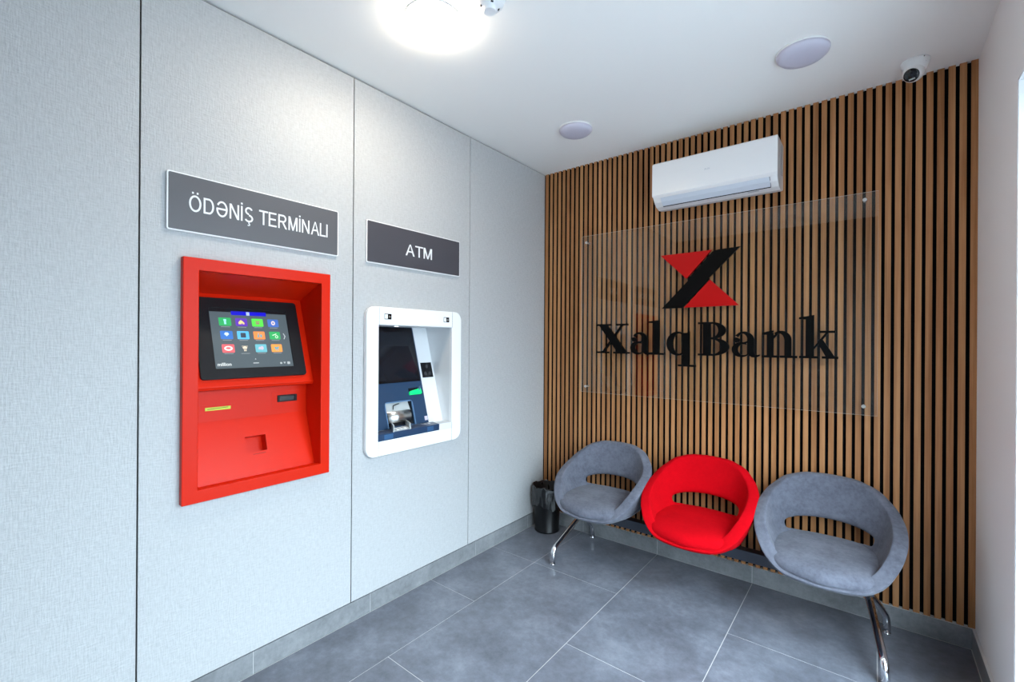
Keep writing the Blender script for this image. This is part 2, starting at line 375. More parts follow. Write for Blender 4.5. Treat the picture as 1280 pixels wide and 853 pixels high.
# ------------------------------------------------------------------ sign boards on the left wall
def sign(name, y0, y1, z0, z1, face, txt, tx0, tx1, ty, cap, label):
    t = thing(name, (0, (y0+y1)/2, z0), label, 'sign', 'dark name boards above the machines')
    bevmod(MB(WALLX).prism(rrect(y0, y1, z0, z1, 0.008), 0.0002, 0.013).build('board', 'white', t), 0.001)
    MB(WALLX).prism(rrect(y0+0.005, y1-0.005, z0+0.005, z1-0.005, 0.005), 0.0128, 0.0142).build('face', face, t)
    sans('letter', txt, WALLX @ Matrix.Translation((0, 0, 0.0141)), tx0, tx1, ty, cap, 0.0008, 'signtext', t)
sign('name_board', -2.593, -1.8745, 1.915, 2.145, 'board_grey', '\u00d6D\u018fN\u0130\u015e TERM\u0130NALI', -2.521, -1.934, 2.001, 0.064,
     'long dark grey wall sign reading \u00d6D\u018fN\u0130\u015e TERM\u0130NALI above the red terminal')
sign('name_board', -1.710, -1.006, 1.911, 2.143, 'board_dark', 'ATM', -1.450, -1.248, 1.987, 0.066,
     'dark grey wall sign reading ATM above the white cash machine')

# ------------------------------------------------------------------ red payment terminal
t = thing('payment_terminal', (0, -2.234, 0.829), 'red payment terminal with a tilted touch screen set into the grey wall', 'payment terminal')
o0, o1, p0, p1 = -2.543, -1.925, 0.829, 1.815
i0, i1, q0, q1 = -2.488, -1.971, 0.880, 1.765
def rect(a, c, d, e): return [(a, d), (c, d), (c, e), (a, e)]
b = MB(WALLX); b.ringprism(rect(o0, o1, p0, p1), rect(i0, i1, q0, q1), 0.0003, 0.030)
bevmod(b.build('frame', 'red', t), 0.0025)
b = MB(); BK = -0.22                                   # recess: side walls, sloping roof, sill, back
b.box(BK, 0.004, i1, i1+0.008, q0-0.01, q1+0.005); b.box(BK, 0.004, i0-0.008, i0, q0-0.01, q1+0.005)
b.prism([(0.004, q1), (0.004, q1+0.008), (BK, 1.69), (BK, 1.68)], i0, i1, axis='y')
b.box(BK, 0.004, i0-0.008, i1+0.008, q0-0.012, q0-0.004); b.box(BK-0.008, BK, i0-0.008, i1+0.008, q0-0.01, q1)
b.build('recess', 'red', t)
A, B = (-0.185, 1.694), (-0.041, 1.284)
b = MB(); b.prism([A, B, (-0.047, 1.270), (-0.125, 1.262), (-0.21, 1.40), (-0.21, 1.694)], i0+0.0005, i1-0.0005, axis='y')
hou = bevmod(b.build('screen_housing', 'red', t), 0.002)
X, L = tilt(A, B)
def zs(z): return (z-B[1])/(A[1]-B[1])*L
bz = MB(X); O = rrect(-2.458, -2.006, zs(1.314), zs(1.672), 0.014); I = rrect(-2.398, -2.062, zs(1.358), zs(1.626), 0.004)
bz.ringprism(O, I, 0.0002, 0.012); bez = bevmod(bz.build('bezel', 'blackmatt', hou), 0.002, 3)
disp = MB(X).box(-2.399, -2.061, zs(1.357), zs(1.627), 0.0002, 0.006).build('display', 'scr', hou)
Xd = X @ Matrix.Translation((0, 0, 0.0061))
IC = [((0.02, 0.35, 0.10), (0.35, 0.75, 0.85)), ((0.10, 0.03, 0.40), (0.85, 0.65, 0.25)), ((0.08, 0.65, 0.06), (0.30, 0.20, 0.15)), ((0.05, 0.13, 0.45), (0.80, 0.65, 0.60)),
      ((0.02, 0.14, 0.50), (0.60, 0.85, 1.0)), ((0.08, 0.42, 0.80), (0.03, 0.05, 0.08)), ((0.85, 0.24, 0.06), (0.15, 0.35, 0.40)), ((0.02, 0.36, 0.10), (0.65, 0.85, 0.65)),
      ((0.70, 0.10, 0.12), (0.90, 0.85, 0.82)), (None, (0.75, 0.65, 0.50)), ((0.12, 0.42, 0.50), (0.55, 0.50, 0.60)), ((0.85, 0.30, 0.06), (0.10, 0.35, 0.45))]
cxs = (-2.338, -2.270, -2.200, -2.129); czs = (1.566, 1.506, 1.446)
def glyph(b, k, cx, cy):
    z0, z1 = 0.0008, 0.0013
    e = lambda x, y, rx, ry: b.prism(ell(cx+x, cy+y, rx, ry, 0, 345, 23), z0, z1)
    r = lambda x0, x1, y0, y1: b.box(cx+x0, cx+x1, cy+y0, cy+y1, z0, z1)
    pl = lambda pts: b.prism([(cx+x, cy+y) for x, y in pts], z0, z1)
    if k == 0: r(-0.004, 0.004, -0.012, 0.008); r(-0.0055, 0.0055, 0.004, 0.012)
    elif k == 1: pl([(-0.013, -0.010), (-0.013, -0.001), (-0.003, 0.010), (0.003, 0.007), (0.012, -0.003), (0.012, -0.010), (0.005, -0.010), (0.003, -0.003), (-0.001, -0.010)])
    elif k == 2: r(-0.010, 0.010, 0.003, 0.008); r(-0.008, 0.008, -0.009, 0.001)
    elif k == 3: b.ringprism(ell(cx, cy, 0.009, 0.011, 0, 345, 23), ell(cx, cy, 0.004, 0.005, 0, 345, 23), z0, z1)
    elif k == 4: pl([(0, -0.006), (0.010, 0.004), (0.005, 0.012), (-0.005, 0.012), (-0.010, 0.004)])
    elif k == 5: b.prism(rrect(cx-0.011, cx+0.011, cy-0.012, cy+0.011, 0.003), z0, z1)
    elif k == 6: pl([(-0.010, -0.010), (-0.001, -0.010), (-0.002, 0.012), (-0.005, 0.012)]); e(0.007, -0.003, 0.005, 0.008)
    elif k == 7: pl([(-0.013, 0.002), (0.006, 0.010), (0.009, 0.007), (-0.010, -0.001)]); b.ringprism(ell(cx+0.007, cy-0.006, 0.007, 0.008, 0, 345, 23), ell(cx+0.007, cy-0.006, 0.004, 0.005, 0, 345, 23), z0, z1)
    elif k == 8: b.ringprism(ell(cx, cy, 0.017, 0.011, 0, 345, 23), ell(cx, cy+0.001, 0.010, 0.005, 0, 345, 23), z0, z1)
    elif k == 9:
        e(0, 0.004, 0.006, 0.007); r(-0.013, 0.013, 0.009, 0.011); r(-0.005, -0.001, -0.014, -0.005); r(0.001, 0.005, -0.014, -0.005)
        pl([(-0.011, 0.004), (-0.006, -0.004), (-0.003, -0.002), (-0.007, 0.007)]); pl([(0.011, 0.004), (0.007, 0.007), (0.003, -0.002), (0.006, -0.004)])
    elif k == 10: r(-0.013, 0.004, -0.006, -0.001); e(0.004, 0.001, 0.007, 0.009); e(-0.006, 0.002, 0.005, 0.005)
    elif k == 11: pl([(-0.011, 0.008), (-0.008, -0.005), (0.007, -0.005), (0.011, 0.008), (0.007, 0.008), (0.0, 0.003), (-0.007, 0.006)]); e(-0.004, -0.009, 0.0025, 0.003); e(0.005, -0.009, 0.0025, 0.003)
for k, (cbg, cfg) in enumerate(IC):
    cx, cz = cxs[k % 4], czs[k//4]; cy = zs(cz)
    par = disp
    if cbg:
        par = MB(Xd).prism(rrect(cx-0.025, cx+0.025, cy-0.0195, cy+0.0195, 0.004), 0.0, 0.0005).build('icon', emit('icon_tone', cbg, 1.0), disp)
    gb = MB(Xd); glyph(gb, k, cx, cy); gb.build('icon_symbol' if cbg else 'icon', emit('icon_mark', cfg, 0.9), disp)
    MB(Xd).box(cx-0.018, cx+0.018, cy-0.0255, cy-0.0235, 0, 0.0004).build('caption_line', emit('caption', (0.30, 0.33, 0.35), 0.9), disp)
b = MB(Xd); b.box(-2.398, -2.062, zs(1.611), zs(1.626), 0, 0.0003); b.build('status_bar', 'blackmatt', disp)
MB(Xd).box(-2.309, -2.157, zs(1.598), zs(1.616), 0.0003, 0.0008).build('blue_banner', emit('banner_blue', (0.0, 0.0, 0.50), 1.0), disp)
MB(Xd).box(-2.245, -2.231, zs(1.598), zs(1.614), 0.0008, 0.0012).build('banner_mark', emit('banner_pale', (0.35, 0.45, 0.60), 1.0), disp)
text('lettering', 'million', Xd, -2.388, -2.334, zs(1.3705), 0.015, 0.0006, emit('screen_white', (0.6, 0.65, 0.66), 1.0), disp, 0.02)
mg = emit('mark_grey', (0.45, 0.50, 0.52), 0.9)
MB(Xd).prism([(-2.090, zs(1.517)), (-2.084, zs(1.503)), (-2.090, zs(1.489)), (-2.086, zs(1.489)), (-2.079, zs(1.503)), (-2.086, zs(1.517))], 0, 0.0005).build('next_arrow', mg, disp)
MB(Xd).prism([(-2.234, zs(1.395)), (-2.228, zs(1.395)), (-2.231, zs(1.401))], 0, 0.0005).build('up_arrow', mg, disp)
MB(Xd).box(-2.243, -2.219, zs(1.377), zs(1.381), 0, 0.0004).build('caption_line', mg, disp)
MB(Xd).prism(ell(-2.119, zs(1.375), 0.005, 0.005, 0, 330, 11), 0, 0.0005).build('corner_button', mg, disp)
MB(Xd).prism([(-2.108, zs(1.380)), (-2.097, zs(1.380)), (-2.1025, zs(1.371))], 0, 0.0005).build('corner_button', mg, disp)
MB(Xd).prism(rrect(-2.090, -2.077, zs(1.369), zs(1.381), 0.003), 0, 0.0005).build('corner_button', mg, disp)
# lower panel: upright strip with slots, then a slope with the square tray
C, D, E_ = (-0.117, 1.262), (-0.115, 1.128), (-0.028, 0.874)
X2, L2 = tilt(D, E_)
def z2(z): return (z-E_[1])/(D[1]-E_[1])*L2
hy0, hy1, hz0, hz1 = -2.271, -2.182, z2(0.975), z2(1.044)
b = MB(); b.prism([C, D, (-0.16, 1.128), (-0.16, 1.262)], i0+0.0005, i1-0.0005, axis='y')
strip = b.build('slot_panel', 'red', t)
b = MB(X2); b.ringprism(rect(i0+0.0005, i1-0.0005, 0, L2), rect(hy0, hy1, hz0, hz1), -0.004, 0.0)
b.ringprism(rect(hy0-0.002, hy1+0.002, hz0-0.002, hz1+0.002), rect(hy0, hy1, hz0, hz1), -0.05, -0.001); b.box(hy0, hy1, hz0, hz1, -0.052, -0.048)
slope = b.build('tray_panel', 'red', t)
b = MB(); b.box(-0.116, -0.1145, -2.436, -2.302, 1.163, 1.200); b.build('bezel_plate', 'red', strip)
yl = MB().box(-0.116, -0.112, -2.420, -2.320, 1.176, 1.190).build('card_slot', 'yellow', strip)
MB().prism([(-2.412, 1.181), (-2.33, 1.185), (-2.33, 1.187), (-2.412, 1.183)], -0.1125, -0.1117, axis='x').build('slot_line', 'blackmatt', yl)
MB().box(-0.116, -0.1145, -2.140, -2.006, 1.163, 1.236).build('reader_plate', 'red', strip)
rd = bevmod(MB().box(-0.116, -0.108, -2.115, -2.021, 1.185, 1.218).build('code_reader', 'blackmatt', strip), 0.002)
MB().box(-0.1085, -0.1075, -2.105, -2.031, 1.191, 1.212).build('reader_window', 'blackgloss', rd)
b = MB(X2); b.box(-2.245, -2.19, hz0-0.012, hz0-0.0105, 0, 0.0006); b.build('seam_mark', 'blackmatt', slope)

# ------------------------------------------------------------------ white cash machine
t = thing('cash_machine', (0, -1.36, 0.848), 'white cash machine with rounded frame and dark blue panel set into the grey wall', 'cash machine')
o0, o1, p0, p1 = -1.716, -1.003, 0.848, 1.675
i0, i1, q0, q1 = -1.638, -1.085, 0.931, 1.573
Or = rrect(o0, o1, p0, p1, 0.055, 7); n = 7
def rin(x, y):   # inner outline point matching the outer one
    return (min(max(x, i0), i1), min(max(y, q0), q1))
cs = [(i1, q1)]*8 + [(i0, q1)]*8 + [(i0, q0)]*8 + [(i1, q0)]*8
fo = []
b = MB(WALLX)
Of = [b.v((x, y, 0.030)) for x, y in Or]; Ob = [b.v((x, y, 0.0003)) for x, y in Or]
If = [b.v((x, y, 0.030)) for x, y in ((i1, q1), (i0, q1), (i0, q0), (i1, q0))]; Ib = [b.v((x, y, 0.0003)) for x, y in ((i1, q1), (i0, q1), (i0, q0), (i1, q0))]
N = len(Of)
for i in range(N):
    b.bm.faces.new((Of[i], Of[(i+1) % N], Ob[(i+1) % N], Ob[i]))
for c in range(4):
    seg = list(range(c*8, c*8+8))
    for R_, I_, fl in ((Of, If, 0), (Ob, Ib, 1)):
        for i in seg[:-1]: b.bm.faces.new((R_[i], R_[i+1], I_[c]))
        j = (c+1) % 4; b.bm.faces.new((R_[seg[-1]], R_[(seg[-1]+1) % N], I_[j], I_[c]))
    b.bm.faces.new((If[c], If[(c+1) % 4], Ib[(c+1) % 4], Ib[c]))
fas = bevmod(b.build('frame', 'white', t), 0.006, 3, 50)
for y in (i0, i1):
    MB(WALLX).box(y-0.0007, y+0.0007, q1+0.002, p1-0.003, 0.0290, 0.0304).build('seam', 'seam', fas)
    MB(WALLX).box(y-0.0007, y+0.0007, p0+0.003, q0-0.002 if y == i0 else 0.966, 0.0290, 0.0304).build('seam', 'seam', fas)
for y in (-1.581, -1.138):
    w_ = MB(WALLX).box(y-0.023, y+0.023, 1.606, 1.637, 0.029, 0.031).build('camera_window', 'blackgloss', fas)
    MB(WALLX).box(y-0.021, y-0.002, 1.609, 1.634, 0.031, 0.0316).build('pale_cover', 'white', w_)
    MB(WALLX).prism(ell(y+0.010, 1.621, 0.006, 0.006, 0, 340, 17), 0.031, 0.0325).build('lens', 'steel', w_)
A, B = (-0.227, 1.573), (-0.056, 0.968)
X, L = tilt(A, B)
def zs(z): return (z-B[1])/(A[1]-B[1])*L
b = MB(); BK = -0.26
b.box(BK, 0.004, i1, i1+0.008, q0-0.01, q1+0.006); b.box(BK, 0.004, i0-0.008, i0, q0-0.01, q1+0.006)
b.box(BK, 0.004, i0, i1, q1, q1+0.008); b.box(BK, -0.002, i0+0.0005, i1-0.0005, q0-0.012, 0.9675)
b.prism([(0.0302, -1.1925), (0.0302, i1-0.0002), (-0.01, i1-0.0002), (-0.01, -1.1820)], q0-0.004, 0.9675)
b.box(BK-0.008, BK, i0-0.008, i1+0.008, q0-0.01, q1); b.build('recess', 'whitematt', t)
b = MB(X); b.box(i0+0.0005, i1-0.0005, 0, L, -0.02, 0.0); b.build('white_panel', 'whitematt', t)
sn = MB(X).box(-1.188, -1.100, zs(1.248), zs(1.343), 0.0, 0.004).build('sensor_panel', 'blackmatt', t)
for y, z in ((-1.143, 1.318), (-1.162, 1.272), (-1.126, 1.272)): MB(X).prism(ell(y, zs(z), 0.011, 0.012, 0, 345, 23), 0.004, 0.0055).build('sensor_lens', mat('sensor_lens_grey', (0.05, 0.05, 0.055), 0.15), sn)
MB().lathe([(0.012, q1-0.002), (0.012, q1+0.001)], 20, c=(-0.08, -1.44)).build('recess_light', 'spot', t)
bl = bevmod(MB(X).ringprism(rect(-1.62, -1.2125, 0.002, L-0.003), rect(-1.517, -1.322, 0.012, zs(1.115)), 0.0, 0.012).build('blue_panel', 'blue', t), 0.002)
sc = MB(X).box(-1.605, -1.222, zs(1.228), zs(1.566), 0.012, 0.0145).build('screen_border', 'blackgloss', bl)
MB(X).box(-1.595, -1.240, zs(1.243), zs(1.535), 0.0145, 0.0150).build('screen', 'glassdark', sc)
MB(X).box(-1.62, -1.565, zs(1.165), zs(1.168), 0.012, 0.0126).build('receipt_slot', 'signtext', bl)
cr = bevmod(MB(X).prism([(-1.330, zs(1.146)), (-1.242, zs(1.146)), (-1.236, zs(1.153)), (-1.240, zs(1.182)), (-1.322, zs(1.170)), (-1.332, zs(1.160))], 0.012, 0.026).build('card_reader', 'green', bl), 0.003)
MB(X).prism([(-1.328, zs(1.168)), (-1.262, zs(1.178)), (-1.256, zs(1.188)), (-1.328, zs(1.188))], 0.012, 0.016).build('reader_mouth', 'blackmatt', cr)
MB(X).prism([(-1.262, zs(1.168)), (-1.248, zs(1.172)), (-1.246, zs(1.197))], 0.012, 0.030).build('reader_fin', 'bluelight', cr)
arch = [(-1.523, 0.004), (-1.523, zs(1.10))] + [(-1.503+0.020*math.cos(math.radians(a)), zs(1.10)+0.020*math.sin(math.radians(a))) for a in (160, 135, 110, 90)] + \
       [(-1.336+0.020*math.cos(math.radians(a)), zs(1.10)+0.020*math.sin(math.radians(a))) for a in (90, 70, 45, 20)] + [(-1.316, zs(1.10)), (-1.316, 0.004)]
inn = [(min(max(x, -1.516), -1.323), y if y < 0.01 else min(y, zs(1.10)+0.013)) for x, y in arch]
inn = [(x+(0.0)*1, y) for x, y in inn]
b = MB(X); b.ringprism(arch, inn, 0.010, 0.018, closed=False); b.build('dispenser_trim', 'bluelight', bl)
# cash opening: steel flap and shutter inside the pocket
b = MB(X); b.box(-1.517, -1.322, 0.012, zs(1.115), -0.012, 0.0012); b.build('dispenser_pocket', 'blackmatt', t)
sh = MB(X).prism([(-1.514, zs(1.062)), (-1.335, zs(1.062)), (-1.345, zs(1.118)), (-1.514, zs(1.118))], 0.001, 0.005).build('upper_shutter', 'greyplastic', t)
b = MB(X)
pr = [(0.0, 0.0015)] + [(0.062*(1-math.cos(math.radians(a))) , 0.002+0.017*math.sin(math.radians(a))) for a in range(10, 91, 16)]
P0 = [(zs(1.000)+0.068*k/8, 0.003+0.016*math.sin(PI*(k/8)*0.9+0.15)) for k in range(9)]
lo = [b.v((-1.510, y, z)) for y, z in P0]; hi = [b.v((-1.342, y, z)) for y, z in P0]
for k in range(8):
    f = b.bm.faces.new((lo[k], lo[k+1], hi[k+1], hi[k])); f.smooth = True
f = b.bm.faces.new(lo); f = b.bm.faces.new(hi)
b.build('steel_shutter', 'steel', t)
MB(X).tube([(-1.46, zs(1.075), 0.006), (-1.46, zs(1.095), 0.014), (-1.445, zs(1.10), 0.014), (-1.415, zs(1.105), 0.010)], 0.0028, 8).build('shutter_hook', 'blackmatt', t)
# blue tray with the keypad and its shields
b = MB(); b.prism([(-0.10, -1.6378), (0.030, -1.6378), (0.030, -1.193), (-0.10, -1.158)], 0.9305, 0.9685)
tray = bevmod(b.build('tray', 'blue', t), 0.0012)
MB().prism([(-0.08, -1.636), (0.0285, -1.636), (0.0285, -1.1945), (-0.08, -1.165)], 0.9685, 0.9692).build('tray_top', 'bluetray', tray)
for y0, y1 in ((-1.600, -1.540), (-1.290, -1.240)): MB().box(0.0298, 0.0306, y0, y1, 0.936, 0.962).build('tray_inset', mat('tray_inset_blue', (0.03, 0.10, 0.22), 0.4), tray)
kp = MB().prism([(0.022, -1.535), (0.022, -1.405), (-0.075, -1.375), (-0.075, -1.485)], 0.969, 0.9735).build('keypad', 'greyplastic', tray)
b = MB()
for r in range(4):
    for c in range(4):
        cx = -0.058+r*0.022; cy = -1.470+c*0.027-0.012*r*0.7
        b.box(cx-0.008, cx+0.008, cy-0.010, cy+0.010, 0.9735, 0.9765)
b.build('keys', 'white', kp)['kind'] = 'stuff'
for y0, y1 in ((-1.540, -1.480), (-1.425, -1.375)):
    b = MB(); Y = lambda s: y1+(y0-y1)*s
    pts = [(0.030, Y(1.0), 0.969), (-0.085, Y(0.0), 0.969), (-0.085, Y(0.0), 1.0), (-0.055, Y(0.25), 1.008), (0.022, Y(0.93), 1.006), (0.030, Y(1.0), 1.0)]
    fr = [b.v(p) for p in pts]; bk = [b.v((p[0], p[1]+0.008, p[2])) for p in pts]
    b.bm.faces.new(fr); b.bm.faces.new(bk[::-1])
    for i in range(6): b.bm.faces.new((fr[i], fr[(i+1) % 6], bk[(i+1) % 6], bk[i]))
    b.build('keypad_shield', 'greyplastic', tray)
b = MB()
b.ringprism(rect(-0.085, -0.025, -1.275, -1.215), rect(-0.079, -0.031, -1.268, -1.222), 0.9692, 0.9699); b.box(-0.062, -0.055, -1.305, -1.26, 0.9691, 0.9697)
b.box(-0.08, -0.03, -1.248, -1.242, 0.9692, 0.9696); b.build('tray_symbol', 'signtext', tray)
MB(X).box(-1.240, -1.216, zs(0.985), zs(1.010), 0.012, 0.0126).build('sticker', mat('pale_sticker', (0.60, 0.55, 0.66), 0.5), bl)

# ------------------------------------------------------------------ air conditioner
t = thing('air_conditioner', (1.365, -0.0, 2.36), 'white wall mounted air conditioner on the slatted wall near the ceiling', 'air conditioner')
x0, x1 = 1.006, 1.724
prof = [(0.008, 2.672), (-0.190, 2.668), (-0.206, 2.660), (-0.212, 2.640), (-0.214, 2.458), (-0.208, 2.436), (-0.185, 2.410), (-0.150, 2.388), (-0.105, 2.378), (-0.050, 2.384), (0.008, 2.402)]
b = MB(); b.prism([(y, z) for y, z in prof], x0, x1, axis='x'); body = bevmod(b.build('body', 'acwhite', t), 0.006, 3, 50)
fp = bevmod(MB().prism([(-0.208, 2.664), (-0.219, 2.652), (-0.221, 2.452), (-0.214, 2.440), (-0.208, 2.444)], x0-0.002, x1+0.002, axis='x').build('front_panel', 'acwhite', t), 0.003, 3)
text('lettering', 'AUX', BACKX @ Matrix.Translation((0, 0, 0.2213)), 1.333, 1.367, 2.548, 0.011, 0.0003, mat('ac_logo_grey', (0.42, 0.44, 0.48), 0.4), fp)
def on(y0, z0, y1, z1, xa, xb, off, th):
    # thin strip between two profile points
    a = Vector((y0, z0)); c = Vector((y1, z1)); d = (c-a).normalized(); nrm = Vector((d.y, -d.x))
    if nrm.x > 0 and nrm.y > 0: nrm = -nrm
    if nrm.y > 0: nrm = -nrm
    q = [a+nrm*off, c+nrm*off, c+nrm*(off+th), a+nrm*(off+th)]
    return [(p.x, p.y) for p in q]
b = MB()
for (ya, za), (yb, zb) in (((-0.2065, 2.434), (-0.187, 2.412)), ((-0.187, 2.412), (-0.158, 2.3915))): b.prism(on(ya, za, yb, zb, 0, 0, -0.002, 0.0045), x0+0.050, x1-0.040, axis='x')
fl = b.build('air_flap', 'acflap', t)
b = MB(); b.prism(on(-0.1565, 2.3912, -0.150, 2.388, 0, 0, -0.0005, 0.002), x0+0.050, x1-0.040, axis='x')
b.prism(on(-0.2065, 2.434, -0.158, 2.3915, 0, 0, 0.0, 0.003), x1-0.0405, x1-0.038, axis='x'); b.build('flap_gap', 'blackmatt', t)
b = MB(); b.prism(on(-0.140, 2.3858, -0.134, 2.3848, 0, 0, -0.0005, 0.0015), 1.56, 1.62, axis='x'); b.build('status_strip', mat('strip_grey', (0.25, 0.27, 0.30), 0.4), t)
b = MB(); b.box(x1-0.001, x1+0.0008, -0.085, -0.045, 2.475, 2.645)
gr = b.build('side_vent', mat('vent_grey', (0.17, 0.16, 0.17), 0.6), body)
b = MB()
for k in range(16): b.box(x1, x1+0.002, -0.083, -0.047, 2.480+k*0.0105, 2.484+k*0.0105)
b.build('vent_bars', 'greyplastic', gr)

# ------------------------------------------------------------------ acrylic sign with emblem and bank name
t = thing('acrylic_sign', (1.27, -0.04, 1.10), 'clear acrylic wall sign with black XalqBank letters and a red and black emblem', 'sign')
px0, px1, pz0, pz1 = 0.376, 2.168, 1.103, 2.302
pl = MB().box(px0, px1, -0.0400, -0.0360, pz0, pz1).build('clear_plate', 'acrylic', t)
b = MB(); b.ringprism(rect(px0-0.0006, px1+0.0006, pz0-0.0006, pz1+0.0006), rect(px0, px1, pz0, pz1), -0.0398, -0.0362, axis='y'); b.build('plate_edge', 'edge', pl)
for x, z in ((0.418, 2.252), (2.111, 2.262), (0.418, 1.145), (2.111, 1.150)):
    s_ = MB(BACKX).lathe([(0.010, 0.0405), (0.010, 0.046), (0.008, 0.048)], 20, c=(x, z)).build('standoff', 'steel', pl)
    MB(BACKX).lathe([(0.006, -0.008), (0.006, 0.036)], 14, c=(x, z)).build('spacer', 'steel', s_)
D0, D1 = 0.0402, 0.054
def plate(name, m, polys, label=None):
    b = MB(BACKX)
    for p in polys: b.prism(p, D0, D1)
    o = b.build(name, m, t)
    if label: o['label'] = label
    return o
plate('emblem_triangle', 'redplain', [[(1.003, 2.083), (1.334, 2.085), (1.177, 1.912)]], 'upper red triangle of the emblem')
plate('emblem_triangle', 'redplain', [[(1.162, 1.720), (1.498, 1.722), (1.325, 1.895)]], 'lower red triangle of the emblem')
plate('emblem_stroke', 'black', [[(1.013, 1.719), (1.150, 1.719), (1.325, 1.900), (1.318, 1.906), (1.502, 2.087), (1.376, 2.083), (1.340, 2.074), (1.185, 1.905), (1.190, 1.900)]], 'black diagonal stroke of the emblem')
def R(x0, x1, y0, y1): return ('p', [(x0, y0), (x1, y0), (x1, y1), (x0, y1)])
def PL(*p): return ('p', list(p))
def RG(c, r, ci, ri, a0=0, a1=360, n=28): return ('r', ell(*c, *r, a0, a1, n), ell(*ci, *ri, a0, a1, n))
LET = {
 'X': [PL((0.018, .210), (0.088, .210), (0.243, .008), (0.170, .008)), PL((0.196, .210), (0.215, .210), (0.062, .008), (0.042, .008)),
       R(0, .118, .2045, .218), R(.155, .250, .2045, .218), R(0, .100, 0, .0135), R(.135, .262, 0, .0135)],
 'a': [R(.088, .125, .022, .115), RG((.070, .106), (.055, .052), (.062, .100), (.028, .044), 0, 150), PL((0.012, .118), (.030, .122), (.048, .112), (.044, .094), (.026, .088), (.012, .100)),
       RG((.054, .046), (.053, .047), (.068, .046), (.032, .034), 60, 330), PL((.060, .088), (.092, .100), (.092, .090), (.066, .078)),
       PL((.088, .030), (.125, .026), (.134, .014), (.158, .018), (.154, .008), (.136, -.002), (.112, .000), (.096, .012))],
 'l': [R(.034, .078, .004, .234), R(0, .110, 0, .0135), PL((0.0, .222), (.034, .220), (.078, .228), (.078, .240), (.040, .236), (0.0, .232))],
 'q': [RG((.078, .078), (.076, .081), (.086, .078), (.040, .068)), R(.112, .156, -.068, .150), R(.080, .196, -.075, -.0615), PL((.112, .140), (.156, .158), (.156, .100), (.130, .112))],
 'B': [R(.030, .078, .004, .212), R(0, .085, 0, .0135), R(0, .085, .2045, .218), RG((.082, .163), (.084, .055), (.082, .163), (.040, .044), -90, 90), RG((.082, .058), (.103, .058), (.082, .058), (.056, .047), -90, 90),
       R(.070, .086, .108, .119)],
 'n': [R(.028, .066, .004, .148), R(0, .098, 0, .0135), R(.100, .192, 0, .0135), PL((0, .136), (.030, .136), (.066, .152), (.066, .162), (.030, .156), (0, .147)),
       R(.124, .162, .004, .105), RG((.106, .104), (.056, .056), (.094, .100), (.030, .044), 0, 130), PL((.062, .108), (.062, .128), (.082, .146), (.092, .140))],
 'k': [R(.034, .078, .004, .238), R(0, .104, 0, .0135), PL((-.002, .224), (.036, .222), (.078, .232), (.078, .247), (.036, .240), (-.002, .236)),
       PL((.074, .062), (.140, .150), (.156, .150), (.074, .046)), R(.104, .186, .144, .157), PL((.094, .092), (.122, .108), (.186, .006), (.140, .006)), R(.118, .200, 0, .0135)]}
words = [('X', .517, .261, 1.403), ('a', .784, .160, 1.401), ('l', .919, .110, 1.401), ('q', 1.044, .196, 1.402), ('B', 1.253, .190, 1.403), ('a', 1.456, .160, 1.400), ('n', 1.624, .183, 1.401), ('k', 1.816, .184, 1.402)]
nat = {'X': .262, 'a': .158, 'l': .110, 'q': .196, 'B': .186, 'n': .192, 'k': .200}
nth = {'a': 0}
for ch, x, wd, z in words:
    b = MB(BACKX); s_ = wd/nat[ch]
    for j, sh_ in enumerate(LET[ch]):
        e = 0.00004*j                                     # overlapping strokes never share a plane
        f = lambda P_: [(x+q*s_, z+r) for q, r in P_]
        if sh_[0] == 'p': b.prism(f(sh_[1]), D0, D1-e)
        else: b.ringprism(f(sh_[1]), f(sh_[2]), D0, D1-e, closed=(ch == 'q'))
    o = b.build('letter', 'black', t)
    if ch == 'a': nth['a'] += 1; o['label'] = 'black letter a, %s in the name' % ('first' if nth['a'] == 1 else 'second')
    else: o['label'] = 'black letter %s' % ch

